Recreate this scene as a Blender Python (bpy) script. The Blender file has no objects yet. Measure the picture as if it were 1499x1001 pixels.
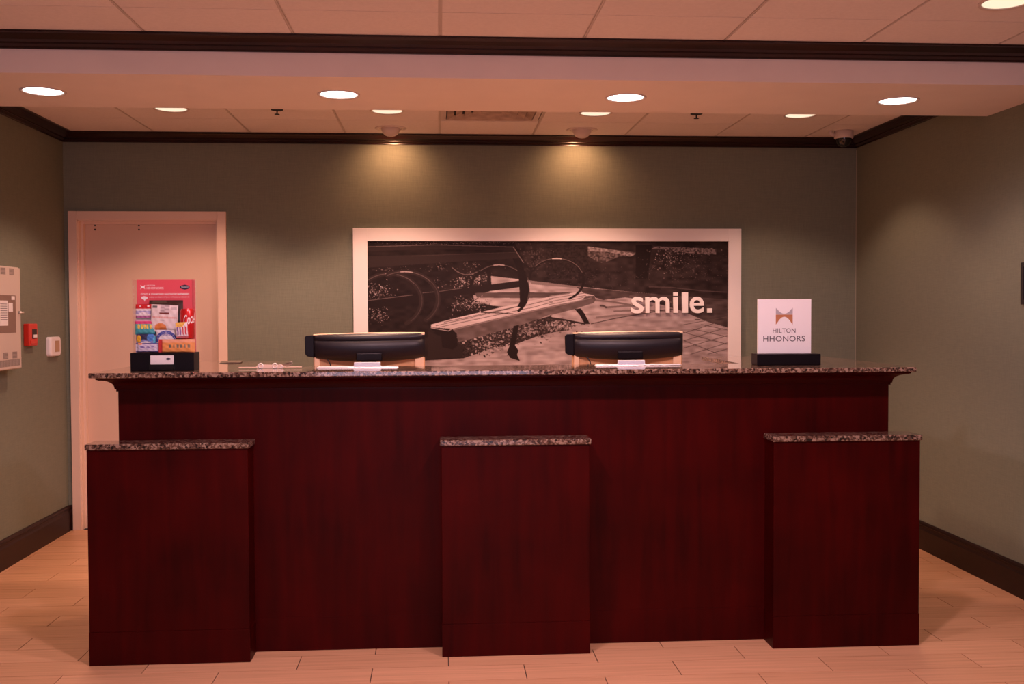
import bpy, bmesh, math, random
import numpy as np
from mathutils import Matrix, Vector
random.seed(7)
rng = np.random.RandomState(11)
SC = bpy.context.scene
COL = SC.collection

# ------------------------------------------------------------------ camera
YAW, PITCH, ROLL = 0.0712, -0.0297, -0.0039
cam_d = bpy.data.cameras.new('camera')
cam_d.sensor_width = 36.0
cam_d.lens = 1497.94 / 1499 * 36.0
cam_d.clip_start = 0.05
cam = bpy.data.objects.new('camera', cam_d)
COL.objects.link(cam)
cy, sy, cp, sp = math.cos(YAW), math.sin(YAW), math.cos(PITCH), math.sin(PITCH)
fw = Vector((sy*cp, cy*cp, sp)); r0 = Vector((cy, -sy, 0)); u0 = r0.cross(fw)
c_, s_ = math.cos(ROLL), math.sin(ROLL)
rt = c_*r0 + s_*u0; up = -s_*r0 + c_*u0
M = Matrix((rt, up, -fw)).transposed().to_4x4()
M.translation = Vector((0, 0, 1.41))
cam.matrix_world = M
SC.camera = cam

# ------------------------------------------------------------------ light and exposure
SC.view_settings.view_transform = 'Standard'
SC.view_settings.look = 'None'
SC.view_settings.exposure = 0.27
SC.view_settings.gamma = 1.0
SC.view_settings.use_curve_mapping = False
try:
    SC.cycles.use_denoising = True
    SC.cycles.max_bounces = 8
    SC.cycles.sample_clamp_indirect = 6
except Exception:
    pass

world = bpy.data.worlds.new('world'); SC.world = world; world.use_nodes = True
world.node_tree.nodes['Background'].inputs[0].default_value = (1, .6, .55, 1)
world.node_tree.nodes['Background'].inputs[1].default_value = 0.03

E_FRONT = 114
WARM = (1.0, .56, .40)
COOL = (1.0, .64, .70)
E_BEAM, E_FAR, E_EYE, E_NEAR, E_WIN, E_LOBBY = 82, 70, 9.5, 34, 56, 5

def spot(name, loc, target, energy, color, angle, blend, radius=.05):
    d = bpy.data.lights.new(name, 'SPOT'); d.energy = energy; d.color = color
    d.spot_size = math.radians(angle); d.spot_blend = blend; d.shadow_soft_size = radius
    o = bpy.data.objects.new(name, d); COL.objects.link(o); o.location = loc
    o.rotation_euler = (Vector(target) - Vector(loc)).to_track_quat('-Z', 'Y').to_euler()
    return o

def area(name, loc, rot, sx, sy_, energy, color):
    d = bpy.data.lights.new(name, 'AREA'); d.shape = 'RECTANGLE'; d.size = sx; d.size_y = sy_
    d.energy = energy; d.color = color
    o = bpy.data.objects.new(name, d); COL.objects.link(o); o.location = loc; o.rotation_euler = rot
    return o
# daylight through the glass entrance behind the photographer, and an added diffuse fill panel below the lobby ceiling
area('entrance_daylight', (-.3, -4.3, 1.25), (math.radians(90), 0, 0), 2.6, 2.2, E_WIN, (1.0, .74, .98))
area('lobby_fill', (.2, -.6, 2.5), (0, 0, 0), 3.6, 3.0, E_LOBBY, (1.0, .60, .60))

# ------------------------------------------------------------------ room numbers (metres)
XL, XR = -2.41, 2.843
YB, YF = 6.814, -4.5
ZC = 2.572
BY0, BY1, BZ = 4.435, 5.150, 2.413      # soffit beam
DY, DR = 4.276, -0.0072                 # desk front plane, desk rotation
ZT = 1.170                              # countertop height

# ------------------------------------------------------------------ materials
def nmat(name):
    m = bpy.data.materials.new(name); m.use_nodes = True
    return m, m.node_tree.nodes, m.node_tree.links, m.node_tree.nodes['Principled BSDF']

def mat(name, col, rough=.6, metal=0, spec=.5, noise=0, nscale=20, bump=0, bscale=80, stretch=(1, 1, 1), coat=0, rnd=0):
    m, N, L, b = nmat(name)
    b.inputs['Base Color'].default_value = (*col, 1)
    b.inputs['Roughness'].default_value = rough
    b.inputs['Metallic'].default_value = metal
    b.inputs['Specular IOR Level'].default_value = spec
    b.inputs['Coat Weight'].default_value = coat
    b.inputs['Coat Roughness'].default_value = .08
    if noise or bump or rnd:
        tc = N.new('ShaderNodeTexCoord'); mp = N.new('ShaderNodeMapping')
        mp.inputs['Scale'].default_value = stretch
        L.new(tc.outputs['Object'], mp.inputs[0])
    cur = None
    if noise:
        n = N.new('ShaderNodeTexNoise'); n.inputs['Scale'].default_value = nscale; n.inputs['Detail'].default_value = 5
        L.new(mp.outputs[0], n.inputs['Vector'])
        mr = N.new('ShaderNodeMapRange'); mr.inputs['From Min'].default_value = .3; mr.inputs['From Max'].default_value = .7
        mr.inputs['To Min'].default_value = 1-noise; mr.inputs['To Max'].default_value = 1+noise
        L.new(n.outputs['Fac'], mr.inputs[0]); cur = mr.outputs[0]
    if rnd:
        oi = N.new('ShaderNodeObjectInfo'); m2 = N.new('ShaderNodeMapRange')
        m2.inputs['To Min'].default_value = 1-rnd; m2.inputs['To Max'].default_value = 1+rnd
        L.new(oi.outputs['Random'], m2.inputs[0])
        if cur is None: cur = m2.outputs[0]
        else:
            mm = N.new('ShaderNodeMath'); mm.operation = 'MULTIPLY'
            L.new(cur, mm.inputs[0]); L.new(m2.outputs[0], mm.inputs[1]); cur = mm.outputs[0]
    if cur is not None:
        vm = N.new('ShaderNodeVectorMath'); vm.operation = 'SCALE'
        vm.inputs[0].default_value = col; L.new(cur, vm.inputs['Scale']); L.new(vm.outputs[0], b.inputs['Base Color'])
    if bump:
        n = N.new('ShaderNodeTexNoise'); n.inputs['Scale'].default_value = bscale; n.inputs['Detail'].default_value = 3
        L.new(mp.outputs[0], n.inputs['Vector'])
        bp = N.new('ShaderNodeBump'); bp.inputs['Strength'].default_value = bump; bp.inputs['Distance'].default_value = .002
        L.new(n.outputs['Fac'], bp.inputs['Height']); L.new(bp.outputs[0], b.inputs['Normal'])
    return m

def emit(name, col, s):
    m = bpy.data.materials.new(name); m.use_nodes = True; N = m.node_tree.nodes
    N.clear(); e = N.new('ShaderNodeEmission'); o = N.new('ShaderNodeOutputMaterial')
    e.inputs[0].default_value = (*col, 1); e.inputs[1].default_value = s
    m.node_tree.links.new(e.outputs[0], o.inputs[0]); return m

def wallpaper():
    m, N, L, b = nmat('linen wallpaper')
    tc = N.new('ShaderNodeTexCoord')
    outs = []
    for st in ((14, 14, 330), (330, 330, 18)):
        mp = N.new('ShaderNodeMapping'); mp.inputs['Scale'].default_value = st
        L.new(tc.outputs['Object'], mp.inputs[0])
        n = N.new('ShaderNodeTexNoise'); n.inputs['Scale'].default_value = 1; n.inputs['Detail'].default_value = 3
        L.new(mp.outputs[0], n.inputs['Vector']); outs.append(n.outputs['Fac'])
    a = N.new('ShaderNodeMath'); a.operation = 'ADD'; L.new(outs[0], a.inputs[0]); L.new(outs[1], a.inputs[1])
    mr = N.new('ShaderNodeMapRange'); mr.inputs['From Min'].default_value = .7; mr.inputs['From Max'].default_value = 1.3
    L.new(a.outputs[0], mr.inputs[0])
    mx = N.new('ShaderNodeMix'); mx.data_type = 'RGBA'
    mx.inputs['A'].default_value = (.166, .182, .134, 1); mx.inputs['B'].default_value = (.210, .222, .164, 1)
    L.new(mr.outputs[0], mx.inputs['Factor']); L.new(mx.outputs['Result'], b.inputs['Base Color'])
    bp = N.new('ShaderNodeBump'); bp.inputs['Strength'].default_value = .15; bp.inputs['Distance'].default_value = .0008
    L.new(a.outputs[0], bp.inputs['Height']); L.new(bp.outputs[0], b.inputs['Normal'])
    b.inputs['Roughness'].default_value = .75; b.inputs['Specular IOR Level'].default_value = .25
    return m

def wood(name, a_, b_, rough=.3, vertical=True, coat=0, spec=.2):
    m, N, L, b = nmat(name)
    tc = N.new('ShaderNodeTexCoord'); mp = N.new('ShaderNodeMapping')
    mp.inputs['Scale'].default_value = (9, 9, .8) if vertical else (.8, 9, 9)
    L.new(tc.outputs['Object'], mp.inputs[0])
    n = N.new('ShaderNodeTexNoise'); n.inputs['Scale'].default_value = 2.5; n.inputs['Detail'].default_value = 7; n.inputs['Distortion'].default_value = .4
    L.new(mp.outputs[0], n.inputs['Vector'])
    n2 = N.new('ShaderNodeTexNoise'); n2.inputs['Scale'].default_value = 3.2; n2.inputs['Detail'].default_value = 3
    L.new(tc.outputs['Object'], n2.inputs['Vector'])
    ad = N.new('ShaderNodeMath'); ad.operation = 'ADD'; L.new(n.outputs['Fac'], ad.inputs[0]); L.new(n2.outputs['Fac'], ad.inputs[1])
    mr = N.new('ShaderNodeMapRange'); mr.inputs['From Min'].default_value = .7; mr.inputs['From Max'].default_value = 1.3
    L.new(ad.outputs[0], mr.inputs[0])
    mx = N.new('ShaderNodeMix'); mx.data_type = 'RGBA'
    mx.inputs['A'].default_value = (*a_, 1); mx.inputs['B'].default_value = (*b_, 1)
    L.new(mr.outputs[0], mx.inputs['Factor']); L.new(mx.outputs['Result'], b.inputs['Base Color'])
    b.inputs['Roughness'].default_value = rough; b.inputs['Coat Weight'].default_value = coat; b.inputs['Coat Roughness'].default_value = .25; b.inputs['Specular IOR Level'].default_value = spec
    return m

def granite():
    m, N, L, b = nmat('polished brown granite')
    tc = N.new('ShaderNodeTexCoord')
    v = N.new('ShaderNodeTexVoronoi'); v.inputs['Scale'].default_value = 120
    L.new(tc.outputs['Object'], v.inputs['Vector'])
    sep = N.new('ShaderNodeSeparateColor'); L.new(v.outputs['Color'], sep.inputs[0])
    n = N.new('ShaderNodeTexNoise'); n.inputs['Scale'].default_value = 70; n.inputs['Detail'].default_value = 4
    L.new(tc.outputs['Object'], n.inputs['Vector'])
    ad = N.new('ShaderNodeMath'); ad.operation = 'MULTIPLY_ADD'; ad.inputs[1].default_value = .6
    L.new(sep.outputs[0], ad.inputs[0]); L.new(n.outputs['Fac'], ad.inputs[2])
    cr = N.new('ShaderNodeValToRGB'); e = cr.color_ramp.elements
    e[0].position = .42; e[0].color = (.008, .005, .005, 1)
    e[1].position = 1.0; e[1].color = (.30, .21, .16, 1)
    for p, c in ((.60, (.040, .019, .014, 1)), (.74, (.105, .055, .038, 1)), (.90, (.17, .10, .072, 1))):
        x = cr.color_ramp.elements.new(p); x.color = c
    L.new(ad.outputs[0], cr.inputs[0]); L.new(cr.outputs[0], b.inputs['Base Color'])
    b.inputs['Roughness'].default_value = .10; b.inputs['Coat Weight'].default_value = .5; b.inputs['Coat Roughness'].default_value = .03
    return m

def plank_mat():
    m, N, L, b = nmat('wood look plank tile')
    tc = N.new('ShaderNodeTexCoord'); mp = N.new('ShaderNodeMapping'); mp.inputs['Scale'].default_value = (2, 55, 1)
    geo = N.new('ShaderNodeNewGeometry'); L.new(geo.outputs['Position'], mp.inputs[0])
    n = N.new('ShaderNodeTexNoise'); n.inputs['Scale'].default_value = 1; n.inputs['Detail'].default_value = 5
    L.new(mp.outputs[0], n.inputs['Vector'])
    oi = N.new('ShaderNodeObjectInfo')
    ad = N.new('ShaderNodeMath'); ad.operation = 'MULTIPLY_ADD'; ad.inputs[1].default_value = .22
    L.new(oi.outputs['Random'], ad.inputs[0]); L.new(n.outputs['Fac'], ad.inputs[2])
    mr = N.new('ShaderNodeMapRange'); mr.inputs['From Min'].default_value = .3; mr.inputs['From Max'].default_value = .95
    L.new(ad.outputs[0], mr.inputs[0])
    mx = N.new('ShaderNodeMix'); mx.data_type = 'RGBA'
    mx.inputs['A'].default_value = (.54, .29, .155, 1); mx.inputs['B'].default_value = (.76, .43, .25, 1)
    L.new(mr.outputs[0], mx.inputs['Factor']); L.new(mx.outputs['Result'], b.inputs['Base Color'])
    b.inputs['Roughness'].default_value = .38
    return m

def acrylic(name='clear acrylic', tint=(1, 1, 1), gl=.10):
    m = bpy.data.materials.new(name); m.use_nodes = True; N = m.node_tree.nodes; L = m.node_tree.links; N.clear()
    t = N.new('ShaderNodeBsdfTransparent'); t.inputs[0].default_value = (*tint, 1)
    g = N.new('ShaderNodeBsdfGlossy'); g.inputs['Roughness'].default_value = .04
    fr = N.new('ShaderNodeFresnel'); fr.inputs[0].default_value = 1.45
    ge = N.new('ShaderNodeNewGeometry'); iv = N.new('ShaderNodeMath'); iv.operation = 'SUBTRACT'; iv.inputs[0].default_value = 1
    L.new(ge.outputs['Backfacing'], iv.inputs[1]); ml = N.new('ShaderNodeMath'); ml.operation = 'MULTIPLY'
    L.new(iv.outputs[0], ml.inputs[0]); L.new(fr.outputs[0], ml.inputs[1])
    mx = N.new('ShaderNodeMixShader'); o = N.new('ShaderNodeOutputMaterial')
    L.new(ml.outputs[0], mx.inputs[0]); L.new(t.outputs[0], mx.inputs[1]); L.new(g.outputs[0], mx.inputs[2]); L.new(mx.outputs[0], o.inputs[0])
    return m

def printed(name, rough=.5, spec=.4):
    m, N, L, b = nmat(name)
    a = N.new('ShaderNodeAttribute'); a.attribute_name = 'print'
    L.new(a.outputs['Color'], b.inputs['Base Color'])
    b.inputs['Roughness'].default_value = rough; b.inputs['Specular IOR Level'].default_value = spec
    return m

MWALL = wallpaper()
MCEIL = mat('ceiling tile', (.78, .72, .70), .9, noise=.03, nscale=60, bump=.3, bscale=300, rnd=.02)
MGRID = mat('ceiling grid paint', (.62, .56, .52), .5)
MPAINT = mat('white drywall paint', (.80, .72, .68), .55, noise=.02, nscale=6)
MCROWN = wood('dark crown moulding wood', (.011, .0016, .0013), (.024, .0035, .0025), .25, False, 0, .4)
MBASE = wood('dark baseboard wood', (.013, .004, .003), (.022, .0065, .0045), .4, False)
MWOOD = wood('mahogany panel', (.026, .0009, .0008), (.052, .0013, .0011), .42, True, 0, .07)
MWOODH = wood('mahogany moulding', (.022, .0010, .0009), (.046, .0014, .0012), .38, False, 0, .08)
MGRAN = granite()
MPLANK = plank_mat()
MGROUT = mat('dark grout', (.07, .035, .025), .9)
MCASE = mat('cream semi gloss trim', (.80, .60, .47), .4)
MDOOR = mat('cream door paint', (.74, .53, .40), .45, noise=.015, nscale=3)
MMATTE = mat('white picture border', (.86, .82, .80), .6)
MWHITE = mat('white plastic', (.82, .80, .80), .4)
MSIGNB = mat('matte black acrylic', (.006, .004, .006), .35, spec=.15)
MBLACK = mat('black plastic', (.009, .007, .012), .42, spec=.35)
MBLACKG = mat('glossy black acrylic', (.008, .008, .010), .08, spec=.7)
MTAN = mat('tan laminate', (.56, .33, .17), .45, noise=.06, nscale=8, stretch=(1, 1, 5))
MTANL = mat('pale tan edge', (.80, .58, .38), .4)
MGREY = mat('pale grey card', (.60, .62, .70), .5)
MPANEL = mat('light grey enamel steel', (.60, .52, .45), .45)
MVENTP = mat('vent panel grey', (.36, .30, .27), .6)
MPANELD = mat('grey perforated steel', (.22, .19, .17), .6)
MRED = mat('red alarm plastic', (.62, .025, .012), .35)
MDARK = mat('dark recess', (.02, .018, .018), .6)
MCHROME = mat('brushed metal', (.6, .58, .55), .3, 1)
MBRONZE = mat('copper ink', (.62, .27, .13), .35, .4)
MINK = mat('dark grey ink', (.10, .085, .10), .6)
MDUST = mat('dusty grille paint', (.42, .33, .28), .7, noise=.3, nscale=12)
MLAMPW = emit('bright lamp lens', (1.0, .93, .88), 6.0)
MLAMPC = emit('cream lamp lens', (1.0, .76, .54), 1.0)
MLAMPE = emit('halogen lamp face', (1.0, .62, .28), 2.2)
MRING = mat('lamp trim ring paint', (.66, .56, .52), .4)
MBRASS = mat('gold reflector', (.8, .5, .25), .25, .9)
MACR = acrylic()
MPRINT = printed('printed paper')
MFOIL = printed('glossy foil print', .32, .4)
MPHOTO = printed('black and white photo print', .5, .1)
MSMOKE = mat('smoked window backing', (.20, .13, .10), .3)

# ------------------------------------------------------------------ mesh helpers
def tag(o, label=None, cat=None, group=None, kind=None):
    if label: o['label'] = label
    if cat: o['category'] = cat
    if group: o['group'] = group
    if kind: o['kind'] = kind
    return o

def empty(name, loc=(0, 0, 0), rz=0, **k):
    o = bpy.data.objects.new(name, None); COL.objects.link(o)
    o.location = loc; o.rotation_euler = (0, 0, rz); o.empty_display_size = .05
    return tag(o, **k)

def link(name, me, m, parent=None, smooth=False, loc=None):
    o = bpy.data.objects.new(name, me); COL.objects.link(o)
    if m is not None and not me.materials: me.materials.append(m)
    if parent: o.parent = parent
    if loc: o.location = loc
    if smooth:
        for p in me.polygons: p.use_smooth = True
    return o

def bm_mesh(bm, name='mesh'):
    bmesh.ops.recalc_face_normals(bm, faces=bm.faces)
    me = bpy.data.meshes.new(name); bm.to_mesh(me); bm.free(); return me

def add_box(bm, x0, x1, y0, y1, z0, z1, bev=0):
    vs = [bm.verts.new(p) for p in ((x0,y0,z0),(x1,y0,z0),(x1,y1,z0),(x0,y1,z0),(x0,y0,z1),(x1,y0,z1),(x1,y1,z1),(x0,y1,z1))]
    fs = [bm.faces.new([vs[i] for i in f]) for f in ((3,2,1,0),(4,5,6,7),(0,1,5,4),(1,2,6,5),(2,3,7,6),(3,0,4,7))]
    if bev:
        es = set(e for f in fs for e in f.edges)
        bmesh.ops.bevel(bm, geom=list(es), offset=bev, segments=2, profile=.5, affect='EDGES')

def box(name, b, m, parent=None, bev=0, kind=None):
    bm = bmesh.new(); add_box(bm, *b, bev=bev)
    o = link(name, bm_mesh(bm, name), m, parent)
    if kind: o['kind'] = kind
    return o

def boxes(name, bl, m, parent=None, bev=0):
    bm = bmesh.new()
    for b in bl: add_box(bm, *b, bev=bev)
    return link(name, bm_mesh(bm, name), m, parent)

def add_lathe(bm, prof, n=32, c=(0, 0, 0)):
    rings = []
    for r, z in prof:
        if r < 1e-6: rings.append([bm.verts.new((c[0], c[1], c[2]+z))])
        else: rings.append([bm.verts.new((c[0]+r*math.cos(2*math.pi*i/n), c[1]+r*math.sin(2*math.pi*i/n), c[2]+z)) for i in range(n)])
    for a, b in zip(rings, rings[1:]):
        for i in range(n):
            j = (i+1) % n
            if len(a) == 1 and len(b) == 1: continue
            if len(a) == 1: bm.faces.new((a[0], b[i], b[j]))
            elif len(b) == 1: bm.faces.new((a[i], a[j], b[0]))
            else: bm.faces.new((a[i], a[j], b[j], b[i]))

def lathe(name, prof, m, parent=None, n=32, c=(0, 0, 0), smooth=True):
    bm = bmesh.new(); add_lathe(bm, prof, n, c)
    return link(name, bm_mesh(bm, name), m, parent, smooth)

def sweep(name, prof, path, m, parent=None, closed=False):
    """prof: list of (offset out, z); path: list of (x,y) points, outward = right of travel; mitred corners"""
    bm = bmesh.new(); n = len(path); rows = []
    for i, p in enumerate(path):
        p = Vector(p)
        d0 = (p - Vector(path[i-1])).normalized() if (i > 0 or closed) else None
        d1 = (Vector(path[(i+1) % n]) - p).normalized() if (i < n-1 or closed) else None
        d0 = d0 or d1; d1 = d1 or d0
        n0 = Vector((d0.y, -d0.x)); n1 = Vector((d1.y, -d1.x))
        b = (n0+n1).normalized(); k = 1/max(.2, b.dot(n0))
        rows.append([bm.verts.new((p.x+b.x*o*k, p.y+b.y*o*k, z)) for o, z in prof])
    segs = n if closed else n-1
    for i in range(segs):
        a, b = rows[i], rows[(i+1) % n]
        for j in range(len(prof)):
            k = (j+1) % len(prof)
            bm.faces.new((a[j], a[k], b[k], b[j]))
    if not closed:
        bm.faces.new(rows[0]); bm.faces.new(rows[-1])
    return link(name, bm_mesh(bm, name), m, parent)

def prism(name, pts, y0, y1, m, parent=None, bev=0):
    """pts in x,z plane extruded along y"""
    bm = bmesh.new()
    a = [bm.verts.new((x, y0, z)) for x, z in pts]; b = [bm.verts.new((x, y1, z)) for x, z in pts]
    bm.faces.new(a); bm.faces.new(b[::-1])
    for i in range(len(pts)):
        j = (i+1) % len(pts); bm.faces.new((a[i], a[j], b[j], b[i]))
    if bev:
        bmesh.ops.bevel(bm, geom=list(bm.edges), offset=bev, segments=2, profile=.5, affect='EDGES')
    return link(name, bm_mesh(bm, name), m, parent)

def tube(name, pts, r, m, parent=None, n=8):
    bm = bmesh.new(); rings = []
    P = [Vector(p) for p in pts]
    for i, p in enumerate(P):
        d = (P[min(i+1, len(P)-1)] - P[max(i-1, 0)]).normalized()
        a = d.cross(Vector((0, 0, 1)) if abs(d.z) < .9 else Vector((1, 0, 0))).normalized(); b = d.cross(a)
        rings.append([bm.verts.new(p + a*r*math.cos(2*math.pi*k/n) + b*r*math.sin(2*math.pi*k/n)) for k in range(n)])
    for a, b in zip(rings, rings[1:]):
        for k in range(n): bm.faces.new((a[k], a[(k+1) % n], b[(k+1) % n], b[k]))
    bm.faces.new(rings[0]); bm.faces.new(rings[-1])
    return link(name, bm_mesh(bm, name), m, parent, True)

def text(name, s, m, x0, x1, z0, z1, y, parent=None, depth=.0006, bold=0, spacing=1.0):
    """raised lettering facing -Y whose outline fills x0..x1, z0..z1"""
    cu = bpy.data.curves.new(name, 'FONT'); cu.body = s; cu.size = 1; cu.offset = bold
    cu.space_character = spacing; cu.resolution_u = 4; cu.extrude = .5
    t = bpy.data.objects.new('tmp', cu); COL.objects.link(t)
    dg = bpy.context.evaluated_depsgraph_get()
    me = bpy.data.meshes.new_from_object(t.evaluated_get(dg))
    bpy.data.objects.remove(t)
    n = len(me.vertices); co = np.empty(n*3); me.vertices.foreach_get('co', co); co = co.reshape(-1, 3)
    lo, hi = co.min(0), co.max(0)
    out = np.empty_like(co)
    out[:, 0] = x0 + (co[:, 0]-lo[0])/(hi[0]-lo[0])*(x1-x0)
    out[:, 2] = z0 + (co[:, 1]-lo[1])/(hi[1]-lo[1])*(z1-z0)
    out[:, 1] = y - (co[:, 2]+.5)*depth
    me.vertices.foreach_set('co', out.ravel()); me.update(); me.materials.clear()
    return link(name, me, m, parent)

def print_grid(name, P, rgb, m, parent=None, smooth=True):
    """P: (h,w,3) vertex grid, rgb: (h,w,3) linear print colours"""
    h, w, _ = P.shape
    idx = np.arange(h*w).reshape(h, w)
    f = np.stack([idx[:-1, :-1], idx[1:, :-1], idx[1:, 1:], idx[:-1, 1:]], -1).reshape(-1, 4)
    me = bpy.data.meshes.new(name)
    me.vertices.add(h*w); me.vertices.foreach_set('co', P.reshape(-1).astype('f'))
    me.loops.add(f.size); me.loops.foreach_set('vertex_index', f.ravel().astype('i'))
    me.polygons.add(len(f)); me.polygons.foreach_set('loop_start', np.arange(0, f.size, 4, dtype='i'))
    me.polygons.foreach_set('loop_total', np.full(len(f), 4, dtype='i'))
    me.update(calc_edges=True)
    ca = me.color_attributes.new('print', 'FLOAT_COLOR', 'POINT')
    c4 = np.ones((h*w, 4), 'f'); c4[:, :3] = rgb.reshape(-1, 3); ca.data.foreach_set('color', c4.ravel())
    if smooth: me.polygons.foreach_set('use_smooth', np.ones(len(f), bool))
    return link(name, me, m, parent)

# ------------------------------------------------------------------ room shell
T = .12
walls = {}
# back wall with the doorway left open
DX0, DX1, DZ = -2.327, -1.437, 2.012
wb = boxes('wall_back', [(XL-T, DX0, YB, YB+T, 0, ZC+.1), (DX1, XR+T, YB, YB+T, 0, ZC+.1), (DX0, DX1, YB, YB+T, DZ, ZC+.1)], MWALL)
tag(wb, kind='structure')
box('wall_left', (XL-T, XL, YF, YB, 0, ZC+.1), MWALL, kind='structure')
box('wall_right', (XR, XR+T, YF, YB, 0, ZC+.1), MWALL, kind='structure')
wf = boxes('wall_front', [(XL, -1.7, YF-T, YF, 0, ZC+.1), (1.1, XR, YF-T, YF, 0, ZC+.1), (-1.7, 1.1, YF-T, YF, 2.45, ZC+.1)], MWALL)
tag(wf, kind='structure')
win = empty('window_1', (0, YF, 0), kind='structure')
boxes('window_frame', [(-1.7, -1.64, -.09, -.03, 0, 2.45), (1.04, 1.1, -.09, -.03, 0, 2.45), (-.33, -.27, -.09, -.03, 0, 2.45), (-1.64, 1.04, -.09, -.03, 2.39, 2.45), (-1.64, 1.04, -.09, -.03, 0, .08)], MCHROME, win)
for a, b in ((-1.64, -.33), (-.27, 1.04)):
    box('pane', (a, b, -.065, -.055, .08, 2.39), MACR, win)

# floor of 0.6 m wood-look planks, half bonded
floor = box('floor', (XL, XR, YF, YB, -.05, -.004), MGROUT, kind='structure')
PITCH_Y, Y0, SL = .1615, 4.043, -.012
plank_cache = {}
field = bmesh.new()
nrow0 = int((3.3-Y0)/PITCH_Y)
for n in range(-54, 18):
    a = Y0 + n*PITCH_Y; b = a + PITCH_Y
    off = .03 if n % 2 == 0 else .33
    k = math.floor((XL-off)/.6)
    while off+.6*k < XR:
        x0 = max(XL, off+.6*k); x1 = min(XR, off+.6*(k+1)); k += 1
        if x1-x0 < .01: continue
        g = .0024
        pts = []
        for (x, y) in ((x0+g*.8, a+SL*x0+.0012), (x1-g*.8, a+SL*x1+.0012), (x1-g*.8, b+SL*x1-.0012), (x0+g*.8, b+SL*x0-.0012)):
            pts.append((x, min(YB-.001, max(YF, y))))
        if pts[2][1]-pts[1][1] < .01: continue
        tgt = bmesh.new() if n >= nrow0 else field
        lo = [tgt.verts.new((*p, -.004)) for p in pts]; hi = [tgt.verts.new((*p, 0)) for p in pts]
        tgt.faces.new(hi)
        for i in range(4):
            j = (i+1) % 4; tgt.faces.new((lo[i], lo[j], hi[j], hi[i]))
        if n >= nrow0:
            link('plank', bm_mesh(tgt, 'plank'), MPLANK, floor)
o = link('plank_field', bm_mesh(field, 'plank_field'), MPLANK, floor); o['kind'] = 'stuff'

# ceiling slab, tiles, grid bars, soffit beam
ceil = box('ceiling', (XL, XR, YF, YB, ZC+.03, ZC+.12), MCEIL, kind='structure')
GX = [.012+.61*k for k in range(-5, 6)]
def tiles(ya, yb, joints):
    xs = [XL]+[x for x in GX if XL+.02 < x < XR-.02]+[XR]
    ys = [ya]+[y for y in sorted(joints) if ya+.02 < y < yb-.02]+[yb]
    for i in range(len(xs)-1):
        for j in range(len(ys)-1):
            if ya > 5 and abs(xs[i]-.012) < .01 and abs(ys[j+1]-6.28) < .02: continue   # the vent's cell
            bm = bmesh.new()
            add_box(bm, xs[i]+.008, xs[i+1]-.008, ys[j]+.0025, ys[j+1]-.0025, ZC, ZC+.016)
            link('ceiling_tile', bm_mesh(bm, 'ceiling_tile'), MCEIL, ceil)
    for x in xs[1:-1]:
        o = boxes('grid_bar', [(x-.009, x+.009, ya, yb, ZC+.003, ZC+.02), (x-.0018, x+.0018, ya, yb, ZC-.0015, ZC+.004)], MGRID, ceil)
    for y in ys[1:-1]:
        box('grid_bar', (XL, XR, y-.007, y+.007, ZC+.005, ZC+.021), MGRID, ceil)
tiles(BY1, YB, [6.28, 5.67])
tiles(YF, BY0, [4.018-.61*k for k in range(14)])
bm = bmesh.new(); add_box(bm, XL, XR, BY0, BY1, BZ, ZC+.03)
sof = link('soffit', bm_mesh(bm, 'soffit'), MPAINT, ceil)

# crown mouldings (offset out from wall, z)
def crown_prof(h, d):
    z = ZC
    return [(0, z-.001), (d, z-.001), (d, z-.008), (d*.90, z-.011), (d*.82, z-h*.30), (d*.62, z-h*.52), (d*.42, z-h*.64), (d*.34, z-h*.66), (d*.34, z-h*.74), (d*.20, z-h*.84), (d*.12, z-h*.90), (d*.12, z-h), (0, z-h)]
CP = crown_prof(.060, .082)
# travel so that the room is on the right
tag(sweep('trim_1', CP, [(XL, BY1), (XL, YB), (XR, YB), (XR, BY1)], MCROWN), kind='structure')
tag(sweep('trim_2', CP, [(XR, BY0), (XL, BY0)][::-1], MCROWN), kind='structure')
tag(sweep('trim_3', CP, [(XL, YF), (XL, BY0)], MCROWN), kind='structure')
tag(sweep('trim_4', CP, [(XR, BY0), (XR, YF)], MCROWN), kind='structure')
BP = [(0, 0), (.018, 0), (.018, .118), (.013, .130), (.012, .142), (.016, .148), (.013, .158), (.006, .164), (0, .164)]
tag(sweep('baseboard_left', BP, [(XL, YF), (XL, YB), (-2.382, YB)], MBASE), kind='structure')
tag(sweep('baseboard_back', BP, [(-1.379, YB), (XR-.018, YB)], MBASE), kind='structure')
tag(sweep('baseboard_right', BP, [(XR, YB), (XR, YF)], MBASE), kind='structure')

tag(box('trim_5', (XR-.004, XR-.0005, YB-.005, YB-.0005, .17, 2.50), mat('pale wall seam', (.36, .34, .26), .6)), kind='structure')
# door with its steel frame
door = empty('door_1', (-1.88, YB, 0), kind='structure')
def dl(b): return (b[0]+1.88, b[1]+1.88, b[2]-YB, b[3]-YB, b[4], b[5])
boxes('casing', [dl(b) for b in ((-2.381, -2.327, YB-.016, YB+.002, 0, 2.068), (-1.437, -1.380, YB-.016, YB+.002, 0, 2.068), (-2.327, -1.437, YB-.016, YB+.002, 2.012, 2.068))], MCASE, door, .002)
boxes('jamb', [dl(b) for b in ((-2.327, -2.321, YB, YB+.115, 0, 2.012), (-1.443, -1.437, YB, YB+.115, 0, 2.012), (-2.327, -1.437, YB, YB+.115, 2.006, 2.012))], MCASE, door)
boxes('door_stop', [dl(b) for b in ((-2.321, -2.305, YB+.045, YB+.085, 0, 2.006), (-1.459, -1.443, YB+.045, YB+.085, 0, 2.006), (-2.305, -1.459, YB+.045, YB+.085, 1.990, 2.006))], MCASE, door)
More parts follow.
